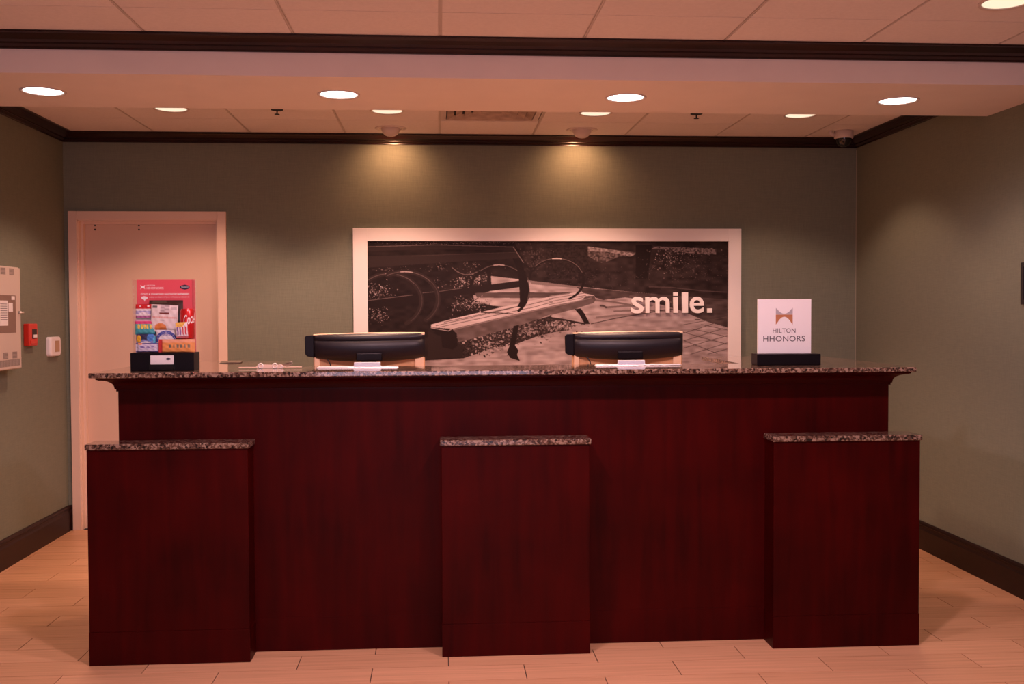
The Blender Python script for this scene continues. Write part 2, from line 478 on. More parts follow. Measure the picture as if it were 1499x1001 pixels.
leaf = box('door_leaf', dl((-2.319, -1.445, YB+.086, YB+.118, .008, 2.004)), MDOOR, door)
for hx in (-2.243, -1.962):
    for hz in (1.985, 1.958):
        bm = bmesh.new(); add_lathe(bm, [(.006, 0), (.006, .003), (0, .003)], 12)
        o = link('bolt_hole', bm_mesh(bm), MDARK, leaf); o.rotation_euler = (math.pi/2, 0, 0); o.location = (hx+1.88, .0862, hz)
lev = lathe('door_handle', [(0, 0), (.026, 0), (.026, .006), (.010, .010), (.010, .045), (.022, .052), (.026, .062), (.020, .072), (0, .074)], MCHROME, leaf, 20)
lev.rotation_euler = (math.pi/2, 0, 0); lev.location = (-1.52+1.88, .086, .98)

# ------------------------------------------------------------------ ceiling fixtures
def downlight(x, y, z, R, lens, energy, label, group, spread=118, blend=.55, color=WARM):
    t = empty('recessed_light', (x, y, z), label=label, cat='ceiling light', group=group)
    lathe('trim_ring', [(R*.86, .0), (R*.88, -.003), (R*.98, -.006), (R, -.003), (R, 0)], MRING, t, 40)
    lathe('reflector', [(R*.86, 0), (R*.84, -.001), (R*.80, .004)], MBRASS, t, 40)
    lathe('lens', [(R*.86, -.0005), (R*.6, -.003), (R*.3, -.004), (0, -.0045)], lens, t, 40)
    if energy:
        s = spot('lamp', (0, 0, -.02), (0, 0, -1), energy, color, spread, blend, R*.7); s.parent = t
    return t
for x, lab in ((-1.776, 'bright round recessed downlight in the soffit beam, nearest the left wall'),
               (-.454, 'bright recessed downlight in the soffit beam, above the left computer monitor'),
               (.881, 'bright recessed downlight in the soffit beam, above the right computer monitor'),
               (2.200, 'bright recessed downlight in the soffit beam, nearest the right wall')):
    downlight(x, 4.79, BZ, .098, MLAMPW, E_BEAM*(1 if abs(x-.2) < 1 else .26), lab, 'downlights in the soffit beam')
for x, lab in ((-1.513, 'dim cream recessed light half hidden behind the beam, above the door'),
               (-.290, 'dim cream recessed light behind the beam, in front of the left eyeball light'),
               (.923, 'dim cream recessed light behind the beam, in front of the right eyeball light'),
               (2.151, 'dim cream recessed light behind the beam, near the ceiling camera')):
    downlight(x, 5.985, ZC, .100, MLAMPC, E_FAR*(1.1 if abs(x-.3) < 1 else .74 if x < 0 else .36), lab, 'recessed lights behind the beam', 116, .35)
FRONT = [(2.145, 3.762, 'cream recessed light cut off at the top right corner, in the front ceiling')]
PLACE = ['nearest the left wall', 'second from the left wall', 'third from the left wall', 'nearest the right wall']
for ix, x in enumerate((-1.515, -.295, .925, 2.145)):
    if ix in (1, 2): FRONT.append((x, 2.98, 'added unseen light in front of the soffit beam, %s' % PLACE[ix]))  # unseen pair, added to brighten the back wall from the front
    FRONT.append((x, 1.8, 'recessed light in the nearer front ceiling outside the picture, %s' % PLACE[ix]))
    FRONT.append((x, .65, 'recessed light over the middle of the lobby, %s' % PLACE[ix]))
for x, y, lab in FRONT:
    downlight(x, y, ZC, .098, MLAMPC, (E_FRONT if y == 2.98 else E_NEAR*(1.15 if abs(x-.3) < 1 else .12)), lab, 'recessed lights in the front ceiling', 166 if y == 2.98 else 132, .15 if y == 2.98 else .7, COOL)

for x, lab in ((-.297, 'eyeball wall washer lighting the wall above the bench picture, left one'),
               (.921, 'eyeball wall washer lighting the wall above the bench picture, right one')):
    t = empty('eyeball_light', (x, 6.545, ZC), label=lab, cat='ceiling light', group='eyeball wall washers')
    lathe('trim_ring', [(.072, 0), (.074, -.004), (.096, -.006), (.100, -.003), (.100, 0)], MRING, t, 40)
    lathe('reflector', [(.072, -.001), (.068, .006), (.045, .010)], MBRASS, t, 32)
    # ball with its lit face cut off and turned to the wall
    bm = bmesh.new(); bmesh.ops.create_uvsphere(bm, u_segments=32, v_segments=18, radius=.062)
    nrm = Vector((0, .75, -.66)).normalized()
    res = bmesh.ops.bisect_plane(bm, geom=list(bm.verts)+list(bm.edges)+list(bm.faces), plane_co=nrm*.036, plane_no=nrm, clear_outer=True)
    bb = link('ball', bm_mesh(bm, 'ball'), MRING, t, True); bb.location = (0, 0, .006)
    bm = bmesh.new(); add_lathe(bm, [(.048, 0), (0, .001)], 24)
    lf = link('lamp_face', bm_mesh(bm), MLAMPE, t); lf.location = Vector((0, 0, .006))+nrm*.035
    lf.rotation_euler = nrm.to_track_quat('Z', 'Y').to_euler()
    p = Vector((0, 0, .006))+nrm*.055
    s = spot('lamp', p, p+Vector((0, .62, -.78)), E_EYE, (1, .45, .23), 136, 1.0, .025); s.parent = t

for x, lab in ((-.918, 'small sprinkler head coloured dark as if backlit, in the ceiling left of the vent'), (1.522, 'small sprinkler head coloured dark as if backlit, in the ceiling right of the vent')):
    t = empty('sprinkler', (x, 5.98, ZC), label=lab, cat='sprinkler', group='ceiling sprinklers')
    lathe('escutcheon', [(.036, 0), (.034, -.004), (.014, -.007), (0, -.007)], MDARK, t, 24)  # backlit shade of the sprinkler put into its dark colour
    lathe('frame', [(.004, -.006), (.004, -.028), (0, -.028)], MDARK, t, 10)
    lathe('deflector', [(.015, -.026), (.015, -.029), (0, -.030)], MDARK, t, 16)

# vent, four way diffuser
t = empty('air_vent', (.312, 5.975, ZC), label='square dusty air diffuser with nested vanes in the ceiling behind the beam', cat='vent')
def ring(a, b, z0, z1, z2):
    bm = bmesh.new()
    A = [bm.verts.new((sx*a, sy_*a, z0)) for sx, sy_ in ((-1,-1),(1,-1),(1,1),(-1,1))]
    B = [bm.verts.new((sx*b, sy_*b, z1)) for sx, sy_ in ((-1,-1),(1,-1),(1,1),(-1,1))]
    C2 = [bm.verts.new((sx*b, sy_*b, z2)) for sx, sy_ in ((-1,-1),(1,-1),(1,1),(-1,1))]
    for i in range(4):
        j = (i+1) % 4; bm.faces.new((A[i], A[j], B[j], B[i])); bm.faces.new((B[i], B[j], C2[j], C2[i]))
    return bm_mesh(bm)
link('frame', ring(.294, .262, .0, -.001, .012), MRING, t)
for k, a in enumerate((.255, .205, .155, .105)):
    link('vane', ring(a, a-.040, -.004, .014, .016), MDUST, t)
box('center_plate', (-.062, .062, -.062, .062, -.002, .002), MDUST, t)
box('backing', (-.29, .29, -.29, .29, .020, .024), MDARK, t)

t = empty('ceiling_camera', (2.625, 6.50, ZC), label='small ceiling dome camera in the far right corner', cat='camera')
lathe('mount', [(0, 0), (.060, 0), (.060, -.046), (.056, -.050), (0, -.050)], MRING, t, 32)
lathe('dome', [(.050, -.050), (.047, -.072), (.036, -.090), (.018, -.101), (0, -.104)], MBLACKG, t, 32)
tube('conduit', [(-.058, 0, -.026), (-.075, 0, -.026), (-.088, 0, -.018), (-.092, 0, 0)], .011, MRING, t)

# ------------------------------------------------------------------ picture
PX0, PX1, PZ0, PZ1 = -.560, 2.036, .90, 1.962
pic = empty('framed_picture', ((PX0+PX1)/2, YB, PZ0), label='wide white-bordered photo print of park benches reading smile, on the back wall', cat='picture')
pc = (PX0+PX1)/2
IX0, IX1, IZ1, IZ0 = -.466, 1.948, 1.877, .985
def frame_boxes(x0, x1, z0, z1, ix0, ix1, iz0, iz1, ya, yb):
    return [(x0-pc, ix0-pc, ya, yb, z0-PZ0, z1-PZ0), (ix1-pc, x1-pc, ya, yb, z0-PZ0, z1-PZ0), (ix0-pc, ix1-pc, ya, yb, iz1-PZ0, z1-PZ0), (ix0-pc, ix1-pc, ya, yb, z0-PZ0, iz0-PZ0)]
boxes('border', frame_boxes(PX0, PX1, PZ0, PZ1, IX0, IX1, IZ0, IZ1, -.030, -.001), MMATTE, pic, .0015)

class Raster:
    """greyscale drawing in photo-like units, supersampled"""
    def __init__(s, x0, x1, y0, y1, k, base):
        s.x0, s.y0, s.k = x0, y0, k
        s.w, s.h = int((x1-x0)*k), int((y1-y0)*k)
        s.a = np.full((s.h, s.w), base, 'f')
        s.X, s.Y = np.meshgrid(x0+(np.arange(s.w)+.5)/k, y0+(np.arange(s.h)+.5)/k)
    def noise(s, fx, fy, seed):
        r = np.random.RandomState(seed); g = r.rand(int(s.h/s.k*fy)+3, int(s.w/s.k*fx)+3)
        u = (s.X-s.x0)*fx; v = (s.Y-s.y0)*fy; iu = u.astype(int); iv = v.astype(int); fu = u-iu; fv = v-iv
        fu = fu*fu*(3-2*fu); fv = fv*fv*(3-2*fv)
        return (g[iv, iu]*(1-fu)+g[iv, iu+1]*fu)*(1-fv)+(g[iv+1, iu]*(1-fu)+g[iv+1, iu+1]*fu)*fv
    def mask(s, P):
        P = np.array(P, float); ins = np.zeros(s.a.shape, bool)
        for (xa, ya), (xb, yb) in zip(P, np.roll(P, -1, 0)):
            if ya == yb: continue
            c = (s.Y < ya) != (s.Y < yb)
            xi = xa+(s.Y-ya)*(xb-xa)/(yb-ya); ins ^= c & (s.X < xi)
        return ins
    def poly(s, P, v, n=None, amp=0):
        m = s.mask(P); s.a[m] = v if n is None else (v*(1+amp*(n[m]-.5)*2))
    def stroke(s, P, wd, v, taper=None):
        P = np.array(P, float); best = np.full(s.a.shape, 1e9, 'f')
        for a, b in zip(P, P[1:]):
            d = b-a; L2 = (d**2).sum()+1e-9
            t_ = np.clip(((s.X-a[0])*d[0]+(s.Y-a[1])*d[1])/L2, 0, 1)
            best = np.minimum(best, np.hypot(s.X-a[0]-t_*d[0], s.Y-a[1]-t_*d[1]))
        m = best < wd/2; s.a[m] = v
    def arc(s, cx, cy_, rx, ry, a0, a1, n=26):
        return [(cx+rx*math.cos(math.radians(a0+(a1-a0)*i/n)), cy_-ry*math.sin(math.radians(a0+(a1-a0)*i/n))) for i in range(n+1)]
    def speck(s, x0, x1, y0, y1, n, lo, hi, smin, smax, seed):
        r = np.random.RandomState(seed)
        for _ in range(n):
            gx = r.normal(0, .28); gy = r.normal(0, .28)
            cx = (x0+x1)/2+gx*(x1-x0); cy2 = (y0+y1)/2+gy*(y1-y0)
            a = r.uniform(smin, smax); b = a*r.uniform(.35, .9); v = r.uniform(lo, hi)
            i0 = max(0, int((cy2-s.y0-3)*s.k)); i1 = min(s.h, int((cy2-s.y0+3)*s.k)+1)
            j0 = max(0, int((cx-s.x0-3)*s.k)); j1 = min(s.w, int((cx-s.x0+3)*s.k)+1)
            if i1 <= i0 or j1 <= j0: continue
            X, Y_ = s.X[i0:i1, j0:j1]-cx, s.Y[i0:i1, j0:j1]-cy2
            th = r.uniform(0, 3.14); c, q = math.cos(th), math.sin(th)
            mm = ((X*c+Y_*q)/a)**2+((-X*q+Y_*c)/b)**2 < 1
            s.a[i0:i1, j0:j1][mm] = v

def q1(a, b): return (535+a/5.004, 345+b/5.004)
def q2(a, b): return (800+a/5.004, 345+b/5.004)
K = 3.2
R = Raster(537, 1066, 351, 565, K, .045)
n1 = R.noise(.5, .5, 1); n2 = R.noise(.12, .2, 2); n3 = R.noise(.06, .35, 3); n4 = R.noise(1.0, 1.0, 4)
DK = .030
R.a[:] = .038*(1+.5*(n2-.5))
# hedge and lawn at the right
R.poly([q1(1065, 40), q2(1330, 40), q2(1330, 560), q2(600, 450), q2(0, 390), q1(1180, 340), q1(1130, 200)], .048, n2, .35)
R.poly([q2(-20, 60), q2(285, 60), q2(290, 170), q2(330, 330), q2(-20, 330)], .040, n1, .3)
R.speck(757, 800, 358, 402, 160, .05, .11, .6, 1.5, 21)
R.poly([q2(285, 72), q2(640, 120), q2(620, 150), q2(520, 150), q2(400, 205), q2(350, 190), q2(285, 145)], .11, n1, .6)
R.poly([q2(285, 72), q2(450, 95), q2(640, 130), q2(600, 150), q2(430, 115), q2(285, 108)], .21, n1, .5)
R.poly([q2(640, 60), q2(760, 60), q2(730, 330), q2(640, 330)], .030)
R.poly([q2(760, 70), q2(1240, 90), q2(1240, 135), q2(1060, 130), q2(900, 100), q2(760, 92)], .15, n1, .9)
R.speck(955, 1040, 362, 372, 120, .12, .34, .4, 1.3, 22)
R.speck(940, 1060, 370, 415, 420, .05, .15, .3, 1.0, 23)
R.speck(955, 1000, 368, 395, 60, .15, .4, .4, .9, 26)
R.speck(790, 940, 395, 425, 180, .05, .09, .4, 1.2, 24)
R.stroke([q2(740, 395), q2(900, 400), q2(1150, 430), q2(1320, 440)], 1.4, .10)
# pavement
pn = .5*n3+.5*n2
R.poly([q1(890, 305), q1(1000, 320), q1(1200, 345), q2(0, 362), q2(245, 395), q2(600, 435), q2(1330, 505), q2(1330, 1110), q1(0, 1110), q1(0, 1000), q1(700, 960), q1(900, 885), q1(1000, 830), q1(1150, 700), q1(1350, 600), q1(900, 540), q1(780, 500), q1(770, 460), q1(890, 430)], .30, pn, .35)
R.poly([q1(780, 440), q1(1100, 435), q1(1350, 440), q2(0, 440), q2(170, 435), q2(220, 450), q2(180, 470), q1(1350, 480), q1(1100, 482), q1(800, 478)], .105, n3, .2)
R.poly([q1(1180, 345), q1(1350, 362), q2(0, 362), q2(245, 395), q2(190, 402), q2(0, 385), q1(1200, 372)], .20)
# big shadow lower right
R.poly([q2(200, 395), q2(640, 440), q2(1330, 500), q2(1330, 725), q2(1180, 680), q2(960, 580), q2(700, 500), q2(560, 480), q2(400, 500), q2(340, 480), q2(250, 440)], .085, pn, .5)
for (a, b, c, d, w_, v) in ((330, 500, 600, 540, 3, .17), (420, 560, 760, 545, 3.4, .18), (480, 590, 900, 590, 2.2, .17), (350, 640, 640, 620, 3, .20), (600, 470, 900, 520, 3, .13), (380, 545, 420, 560, 3, .10)):
    R.stroke([q2(a, b), q2((a+c)/2, (b+d)/2-6), q2(c, d)], w_, v)
R.stroke([q2(310, 690), q2(500, 645), q2(700, 610), q2(870, 578), q2(960, 572)], 1.3, .07)
R.stroke([q2(1085, 660), q2(1120, 662)], 1.5, .08)
# brick pavers, lower right
for a, b, c, d in ((1000, 770, 1230, 690), (1000, 830, 1290, 735), (1000, 890, 1325, 790), (1050, 940, 1325, 850), (1180, 940, 1325, 900), (990, 760, 1320, 860), (1060, 735, 1325, 800), (1130, 700, 1325, 745), (1000, 830, 1250, 935), (1000, 700, 1320, 640)):
    R.stroke([q2(a, b), q2(c, d)], 1.0, .12)
# leaf litter below the bench
R.poly([q1(640, 830), q1(1100, 700), q1(1350, 620), q2(0, 620), q2(40, 650), q2(200, 670), q2(150, 740), q2(40, 755), q1(1230, 790), q1(1080, 850), q1(900, 885), q1(700, 950), q1(440, 960), q1(440, 760), q1(560, 860)], .055, n4, .6)
R.speck(665, 812, 480, 508, 430, .03, .30, .6, 2.2, 31)
R.speck(800, 838, 478, 492, 170, .03, .34, .7, 2.2, 32)
R.speck(680, 735, 505, 532, 150, .03, .34, .7, 2.4, 33)
R.speck(735, 812, 478, 498, 160, .03, .24, .7, 2.2, 34)
R.poly([q1(440, 740), q1(700, 860), q1(690, 950), q1(440, 960)], .045)
# bench back: wide top rails
R.poly([q1(10, 30), q1(500, 35), q1(1070, 40), q1(1180, 240), q1(900, 250), q1(500, 440), q1(500, 690), q1(10, 690)], .036, n2, .25)
R.speck(545, 750, 352, 356.5, 300, .02, .22, .3, .9, 35)
R.poly([q1(10, 78), q1(500, 62), q1(1060, 78), q1(1090, 105), q1(500, 95), q1(10, 110)], .050)
R.stroke([q1(10, 76), q1(500, 60), q1(1062, 77)], 1.0, .16)
R.poly([q1(10, 150), q1(330, 140), q1(1080, 118), q1(1115, 165), q1(700, 190), q1(10, 240)], .052)
R.stroke([q1(330, 148), q1(700, 133), q1(1085, 118)], .7, .085)
R.speck(555, 760, 388, 400, 60, .06, .20, .3, .8, 36)
R.stroke([q1(1065, 77), q1(1138, 200)], 1.1, .20)
# flower clusters
for (a, b, c, d, n, s) in ((10, 180, 365, 500, 240, 41), (10, 160, 550, 680, 170, 42), (490, 575, 195, 260, 30, 43), (630, 730, 310, 410, 130, 44), (725, 885, 280, 375, 230, 45), (610, 700, 470, 600, 120, 46), (690, 890, 480, 570, 230, 47), (490, 600, 320, 410, 36, 48), (700, 830, 195, 240, 36, 49), (40, 330, 240, 275, 50, 50)):
    x0, y0 = q1(a, c); x1, y1 = q1(b, d)
    R.speck(x0, x1, y0, y1, int(n*.62), .05, .36 if n > 100 else .20, .35, 1.2, s)
# lower back rail
R.poly([q1(10, 500), q1(330, 455), q1(520, 430), q1(1110, 343), q1(1115, 395), q1(700, 455), q1(520, 500), q1(10, 560)], .034)
R.stroke([q1(10, 499), q1(330, 455)], .9, .16); R.stroke([q1(400, 440), q1(530, 428), q1(690, 402)], .8, .15)
R.poly([q1(880, 285), q1(900, 285), q1(905, 375), q1(880, 380)], .034)
# left arm hoops
for cx, cy2, rx, ry, a0, a1, wd in ((165, 500, 232, 212, 130, -58, 6.5), (275, 488, 242, 216, 120, -50, 7)):
    pts = [q1(*p) for p in R.arc(cx, cy2, rx, ry, a0, a1)]
    R.stroke(pts, wd, .050)
    R.stroke([q1(*p) for p in R.arc(cx, cy2, rx, ry, a0, 40)], 1.2, .13)
    R.stroke([q1(*p) for p in R.arc(cx, cy2, rx, ry, 96, 76)], 1.7, .34)
    R.stroke([q1(*p) for p in R.arc(cx+4, cy2, rx, ry, 40, -50)], .9, .095)
# seat
R.poly([q1(465, 690), q1(640, 640), q1(1110, 522), q1(1350, 468), q2(0, 466), q2(190, 438), q2(240, 442), q2(330, 462), q2(345, 488), q2(240, 500), q1(1350, 545), q1(1100, 605), q1(620, 725), q1(465, 712)], .40, n3, .12)
for a, b, c, d in ((500, 700, 1120, 545), (520, 712, 1180, 562), (560, 672, 1110, 545), (1130, 548, 1350, 490), (1180, 565, 1350, 515)):
    R.stroke([q1(a, b), q1(c, d)], .9, .10)
for a, b, c, d in ((0, 488, 260, 445), (0, 512, 270, 462), (0, 535, 250, 480), (0, 470, 150, 447)):
    R.stroke([q2(a, b), q2(c, d)], .8, .13)
R.stroke([q1(830, 595), q1(950, 600), q1(1060, 608)], 1.6, .09)
R.poly([q1(620, 725), q1(1100, 605), q1(1350, 545), q2(240, 500), q2(270, 468), q2(330, 465), q2(345, 492), q2(330, 522), q2(190, 572), q2(0, 622), q1(1350, 610), q1(1100, 705), q1(660, 832), q1(650, 770)], .135, n2, .25)
R.stroke([q1(625, 732), q1(1100, 612), q1(1350, 552), q2(130, 530), q2(310, 482)], 1.4, .21)
R.poly([q1(465, 712), q1(600, 725), q1(650, 760), q1(655, 860), q1(620, 890), q1(545, 870), q1(535, 760), q1(470, 735)], .032)
R.stroke([q1(465, 716), q1(590, 742), q1(610, 730)], 1.0, .36)
# right hoops, back post, legs
for cx, cy2, rx, ry, a0, a1, wd in ((960, 430, 214, 206, 168, -48, 4.2),):
    R.stroke([q1(*p) for p in R.arc(cx, cy2, rx, ry, a0, a1)], wd, .032)
    R.stroke([q1(*p) for p in R.arc(cx, cy2-5, rx, ry, 130, 20)], .9, .15)
    R.stroke([q1(*p) for p in R.arc(cx, cy2-5, rx, ry, 100, 80)], 1.6, .34)
R.stroke([q1(620, 240), q1(660, 275), q1(710, 296), q1(760, 292), q1(800, 275)], 1.3, .15)
R.poly([q1(1060, 165), q1(1125, 190), q1(1165, 330), q1(1182, 430), q1(1165, 500), q1(1130, 558), q1(1092, 552), q1(1112, 510), q1(1108, 400), q1(1100, 280)], .030)
R.stroke([q1(1170, 320), q1(1183, 420), q1(1168, 500)], .8, .13)
hp = R.arc(811, 413, 40, 33.5, 172, -62)
R.stroke(hp, 3.4, .034); R.stroke(R.arc(811, 412, 40, 33.5, 150, 20), .8, .17); R.stroke(R.arc(811, 412, 40, 33.5, 98, 80), 1.6, .42)
R.stroke([q1(1135, 230), q1(1200, 246), q1(1260, 225)], 2.2, .036)
R.poly([q1(1065, 705), q1(1105, 695), q1(1075, 860), q1(1100, 900), q1(1090, 935), q1(1110, 985), q1(1040, 960), q1(1015, 915), q1(1035, 860)], .032)
R.poly([q2(188, 572), q2(232, 566), q2(262, 610), q2(300, 692), q2(262, 692), q2(225, 620)], .034)
R.stroke([q2(0, 640), q2(100, 655), q2(260, 690)], 2.6, .045)
# downsample and lay the print on its board
Hn, Wn = int(R.h//2), int(R.w//2)
A = R.a[:Hn*2, :Wn*2].reshape(Hn, 2, Wn, 2).mean((1, 3))
A = A*(1+.05*(np.random.RandomState(5).rand(Hn, Wn)-.5))
gx = np.linspace(IX0-pc, IX1-pc, Wn); gz = np.linspace(IZ1-PZ0, IZ0-PZ0, Hn)
GXX, GZZ = np.meshgrid(gx, gz)
Pg = np.stack([GXX, np.full_like(GXX, -.0125), GZZ], -1)
print_grid('photo_print', Pg, np.stack([A**1.34*1.85, A**1.46*1.70, A**1.50*1.75], -1), MPHOTO, pic, False)
box('backing_board', (IX0-pc-.01, IX1-pc+.01, -.012, -.0015, IZ0-PZ0-.01, IZ1-PZ0+.01), MDARK, pic)
def lx(a): return 1.286-pc+(a-620)/582*.552
def lz(b): return 1.397-PZ0+(565-b)*.000905
for ch, a_, b_, z0_, z1_, bold_ in (('s', 620, 708, 568, 445, .012), ('m', 722, 895, 565, 445, .010), ('\u0131', 922, 955, 565, 448, .008), ('l', 985, 1027, 565, 413, .008), ('e', 1040, 1142, 568, 445, .012)):
    text('letter', ch, MMATTE, lx(a_), lx(b_), lz(z0_), lz(z1_), -.014, pic, .016, bold_)
box('letter_dot', (lx(922), lx(955), -.030, -.014, lz(438), lz(413)), MMATTE, pic)
box('full_stop', (lx(1167), lx(1202), -.030, -.014, lz(565), lz(532)), MMATTE, pic)

# ------------------------------------------------------------------ reception desk (rotated a hair about its front)
def RD(name, **k): return empty(name, (.25, DY, 0), DR, **k)
bL, bR = -1.312-.25, 1.926-.25
DEEP_L, DEEP_R, DEEP_M = .86, 1.00, .36
desk = RD('reception_desk', label='long dark red mahogany reception desk body in the middle of the room', cat='desk')
box('front_panel', (bL, bR, 0, .03, .14, 1.128), MWOOD, desk)
box('side_panel', (bL, bL+.03, .03, DEEP_L, 0, 1.128), MWOOD, desk)
box('side_panel', (bR-.03, bR, .03, DEEP_R, 0, 1.128), MWOOD, desk)
boxes('inner_panel', [(bL+.5, bR-.5, .31, .34, 0, 1.128), (bL+.5, bL+.53, .34, DEEP_L, 0, 1.128), (bR-.53, bR-.5, .34, DEEP_R, 0, 1.128)], MTAN, desk)
box('work_surface', (bL+.531, bR-.531, .341, 1.05, .73, .76), MTAN, desk, .003)
box('plinth', (bL-.001, bR+.001, -.0015, .03, 0, .14), MWOOD, desk, .0005)
# cove moulding under the stone: out from body, z
prof = [(0, 1.090), (.006, 1.090), (.006, 1.098), (.011, 1.100), (.012, 1.106)]
for i in range(9):
    a = math.radians(90*i/8); prof.append((.012+.048*(1-math.cos(a)), 1.106+.032*math.sin(a)))
prof += [(.062, 1.140), (.068, 1.142), (.068, 1.1495), (0, 1.1495)]
sweep('cove_moulding', prof[::1], [(bR, DEEP_R), (bR, 0), (bL, 0), (bL, DEEP_L)][::-1], MWOODH, desk)
box('top_rail', (bL+.001, bR-.001, .001, .31, 1.128, 1.1495), MWOODH, desk)

slab = RD('granite_countertop', label='long speckled brown granite countertop with deep ends lying on the reception desk', cat='countertop')
gl, gr, gf = bL-.085, bR+.077, -.10
def slab_mesh():
    bm = bmesh.new()
    out = [(gl, gf), (gr, gf), (gr, DEEP_R+.02), (bR-.56, DEEP_R+.02), (bR-.56, DEEP_M-.06), (bL+.58, DEEP_M-.06), (bL+.58, DEEP_L), (gl, DEEP_L)]
    a = [bm.verts.new((x, y, 1.150)) for x, y in out]; b = [bm.verts.new((x, y, ZT)) for x, y in out]
    bm.faces.new(a[::-1]); bm.faces.new(b)
    for i in range(len(out)):
        j = (i+1) % len(out); bm.faces.new((a[i], a[j], b[j], b[i]))
    bmesh.ops.bevel(bm, geom=list(bm.edges), offset=.003, segments=2, profile=.5, affect='EDGES')
    return bm_mesh(bm)
link('slab', slab_mesh(), MGRAN, slab)

for (x0, x1, lab) in ((-1.4005, -.7666, 'dark red wooden pedestal with granite top in front of the desk, left one'),
                      (.0068, .6143, 'dark red wooden pedestal with granite top in front of the desk, middle one'),
                      (1.3829, 2.0085, 'dark red wooden pedestal with granite top in front of the desk, right one')):
    t = empty('pedestal', (.25, DY, 0), DR, label=lab, cat='pedestal', group='granite topped pedestals')
    a, b = x0-.25, x1-.25; f = -.1275
    box('body', (a+.001, b-.001, f+.001, -.004, .135, .866), MWOOD, t, .0015)
    box('plinth', (a-.0005, b+.0005, f-.0005, -.004, 0, .135), MWOOD, t, .0008)
    box('granite_top', (a-.005, b+.006, f-.006, -.004, .866, .889), MGRAN, t, .003)

# ------------------------------------------------------------------ monitors
def monitor(x, y, rz, label, w=.515):
    t = empty('computer_monitor', (x, y, .76), rz, label=label, cat='monitor', group='monitors behind the desk')
    h = w/2
    def z(v): return v-.76
    box('rear_panel', (-h, h, .015, .045, z(1.00), z(1.303)), MTAN, t, .002)
    box('screen', (-h+.012, h-.012, .0452, .047, z(1.02), z(1.295)), MBLACKG, t)
    box('side_rail', (-h+.006, -h+.030, .004, .0149, z(1.00), z(1.30)), MTANL, t, .001)
    box('side_rail', (h-.046, h-.006, .004, .0149, z(1.00), z(1.30)), MTANL, t, .001)
    # top strip, bowed; lamplight on the upper edge put in as paler tan
    n = 16; bm = bmesh.new(); top = []
    for i in range(n+1):
        u = -1+2*i/n; X = u*(h-.001); zz = z(1.3085)+.0035*(1-u*u)+.003*u
        top.append([bm.verts.new((X, -.006, z(1.303))), bm.verts.new((X, -.006, zz)), bm.verts.new((X, .046, zz+.002)), bm.verts.new((X, .046, z(1.303)))])
    for a, b in zip(top, top[1:]):
        for k in range(4): bm.faces.new((a[k], a[(k+1) % 4], b[(k+1) % 4], b[k]))
    bm.faces.new(top[0]); bm.faces.new(top[-1])
    link('top_strip', bm_mesh(bm), MTANL, t)
    # black curved rear housing with a groove
    bm = bmesh.new(); cols = []
    nu = 28
    for i in range(nu+1):
        u = -1+2*i/nu; X = u*(h+.001)
        zt = z(1.3070)+.0028*(1-u*u)+.003*u; zb = z(1.178)+.020*abs(u)**2.2
        bulge = .050*(1-u*u)**.5+.010
        col = []
        for s, d in ((0, .55), (.06, .86), (.22, .98), (.235, .88), (.255, .88), (.27, 1.0), (.55, .98), (.80, .86), (.94, .62), (1.0, .30)):
            col.append(bm.verts.new((X, .012-bulge*d, zt+(zb-zt)*s)))
        col.append(bm.verts.new((X, .013, zb))); col.insert(0, bm.verts.new((X, .013, zt)))
        cols.append(col)
    for a, b in zip(cols, cols[1:]):
        for k in range(len(a)-1): bm.faces.new((a[k], a[k+1], b[k+1], b[k]))
    bm.faces.new(cols[0]); bm.faces.new(cols[-1])
    hs = link('rear_housing', bm_mesh(bm), MBLACK, t, True)
    box('hinge_cover', (-.058, .062, -.0535, -.030, z(1.184), z(1.220)), MSIGNB, t, .004)
    prism('side_tab', [(-h-.036, z(1.214)), (-h-.038, z(1.295)), (-h-.030, z(1.302)), (-h+.004, z(1.304)), (-h+.004, z(1.200)), (-h-.026, z(1.204))], -.004, .018, MSIGNB, t, .003)
    box('stand_neck', (-.035, .035, -.030, .014, .012, z(1.19)), MBLACK, t, .004)
    box('stand_base', (-.13, .13, -.085, .10, 0, .014), MBLACK, t, .005)
    tube('cable', [(-h+.062, -.01, z(1.20)), (-h+.080, -.012, z(1.17)), (-h+.088, -.012, z(1.13)), (-h+.086, -.005, z(1.0)), (-h+.09, .03, .01)], .003, MDARK, t)
    return t
monitor(-.327, 4.83, math.radians(1.0), 'black computer monitor seen from the back behind the desk, left one', .52)
monitor(.900, 4.83, math.radians(.3), 'black computer monitor seen from the back behind the desk, right one', .53)

# ------------------------------------------------------------------ small things on the counter
def tray(x, y, w, bx0, bx1, label, blab):
    t = empty('writing_pad', (x, y, ZT), DR, label=label, cat='pad', group='writing pads on the counter')
    box('board', (-w/2, w/2, -.02, .02, 0, .003), MCHROME, t, .001)
    box('paper', (-w/2+.006, w/2-.006, -.018, .018, .003, .0055), MWHITE, t)
    c = empty('card_box', (x+(bx0+bx1)/2, y, ZT+.0055), DR, label=blab, cat='card holder', group='card boxes on the writing pads')
    hw = (bx1-bx0)/2
    box('tray', (-hw, hw, -.014, .014, 0, .004), MGREY, c, .001)
    box('cards', (-hw+.002, hw-.002, -.011, .012, .004, .0175), MGREY, c, .001)
tray(-.351, 4.46, .350, -.018, .099, 'thin pale writing pad on the countertop edge below the left monitor', 'small pale block of cards on the pad under the left monitor')
tray(.874, 4.46, .385, -.090, .032, 'thin pale writing pad on the countertop edge below the right monitor', 'small pale block of cards on the pad under the right monitor')

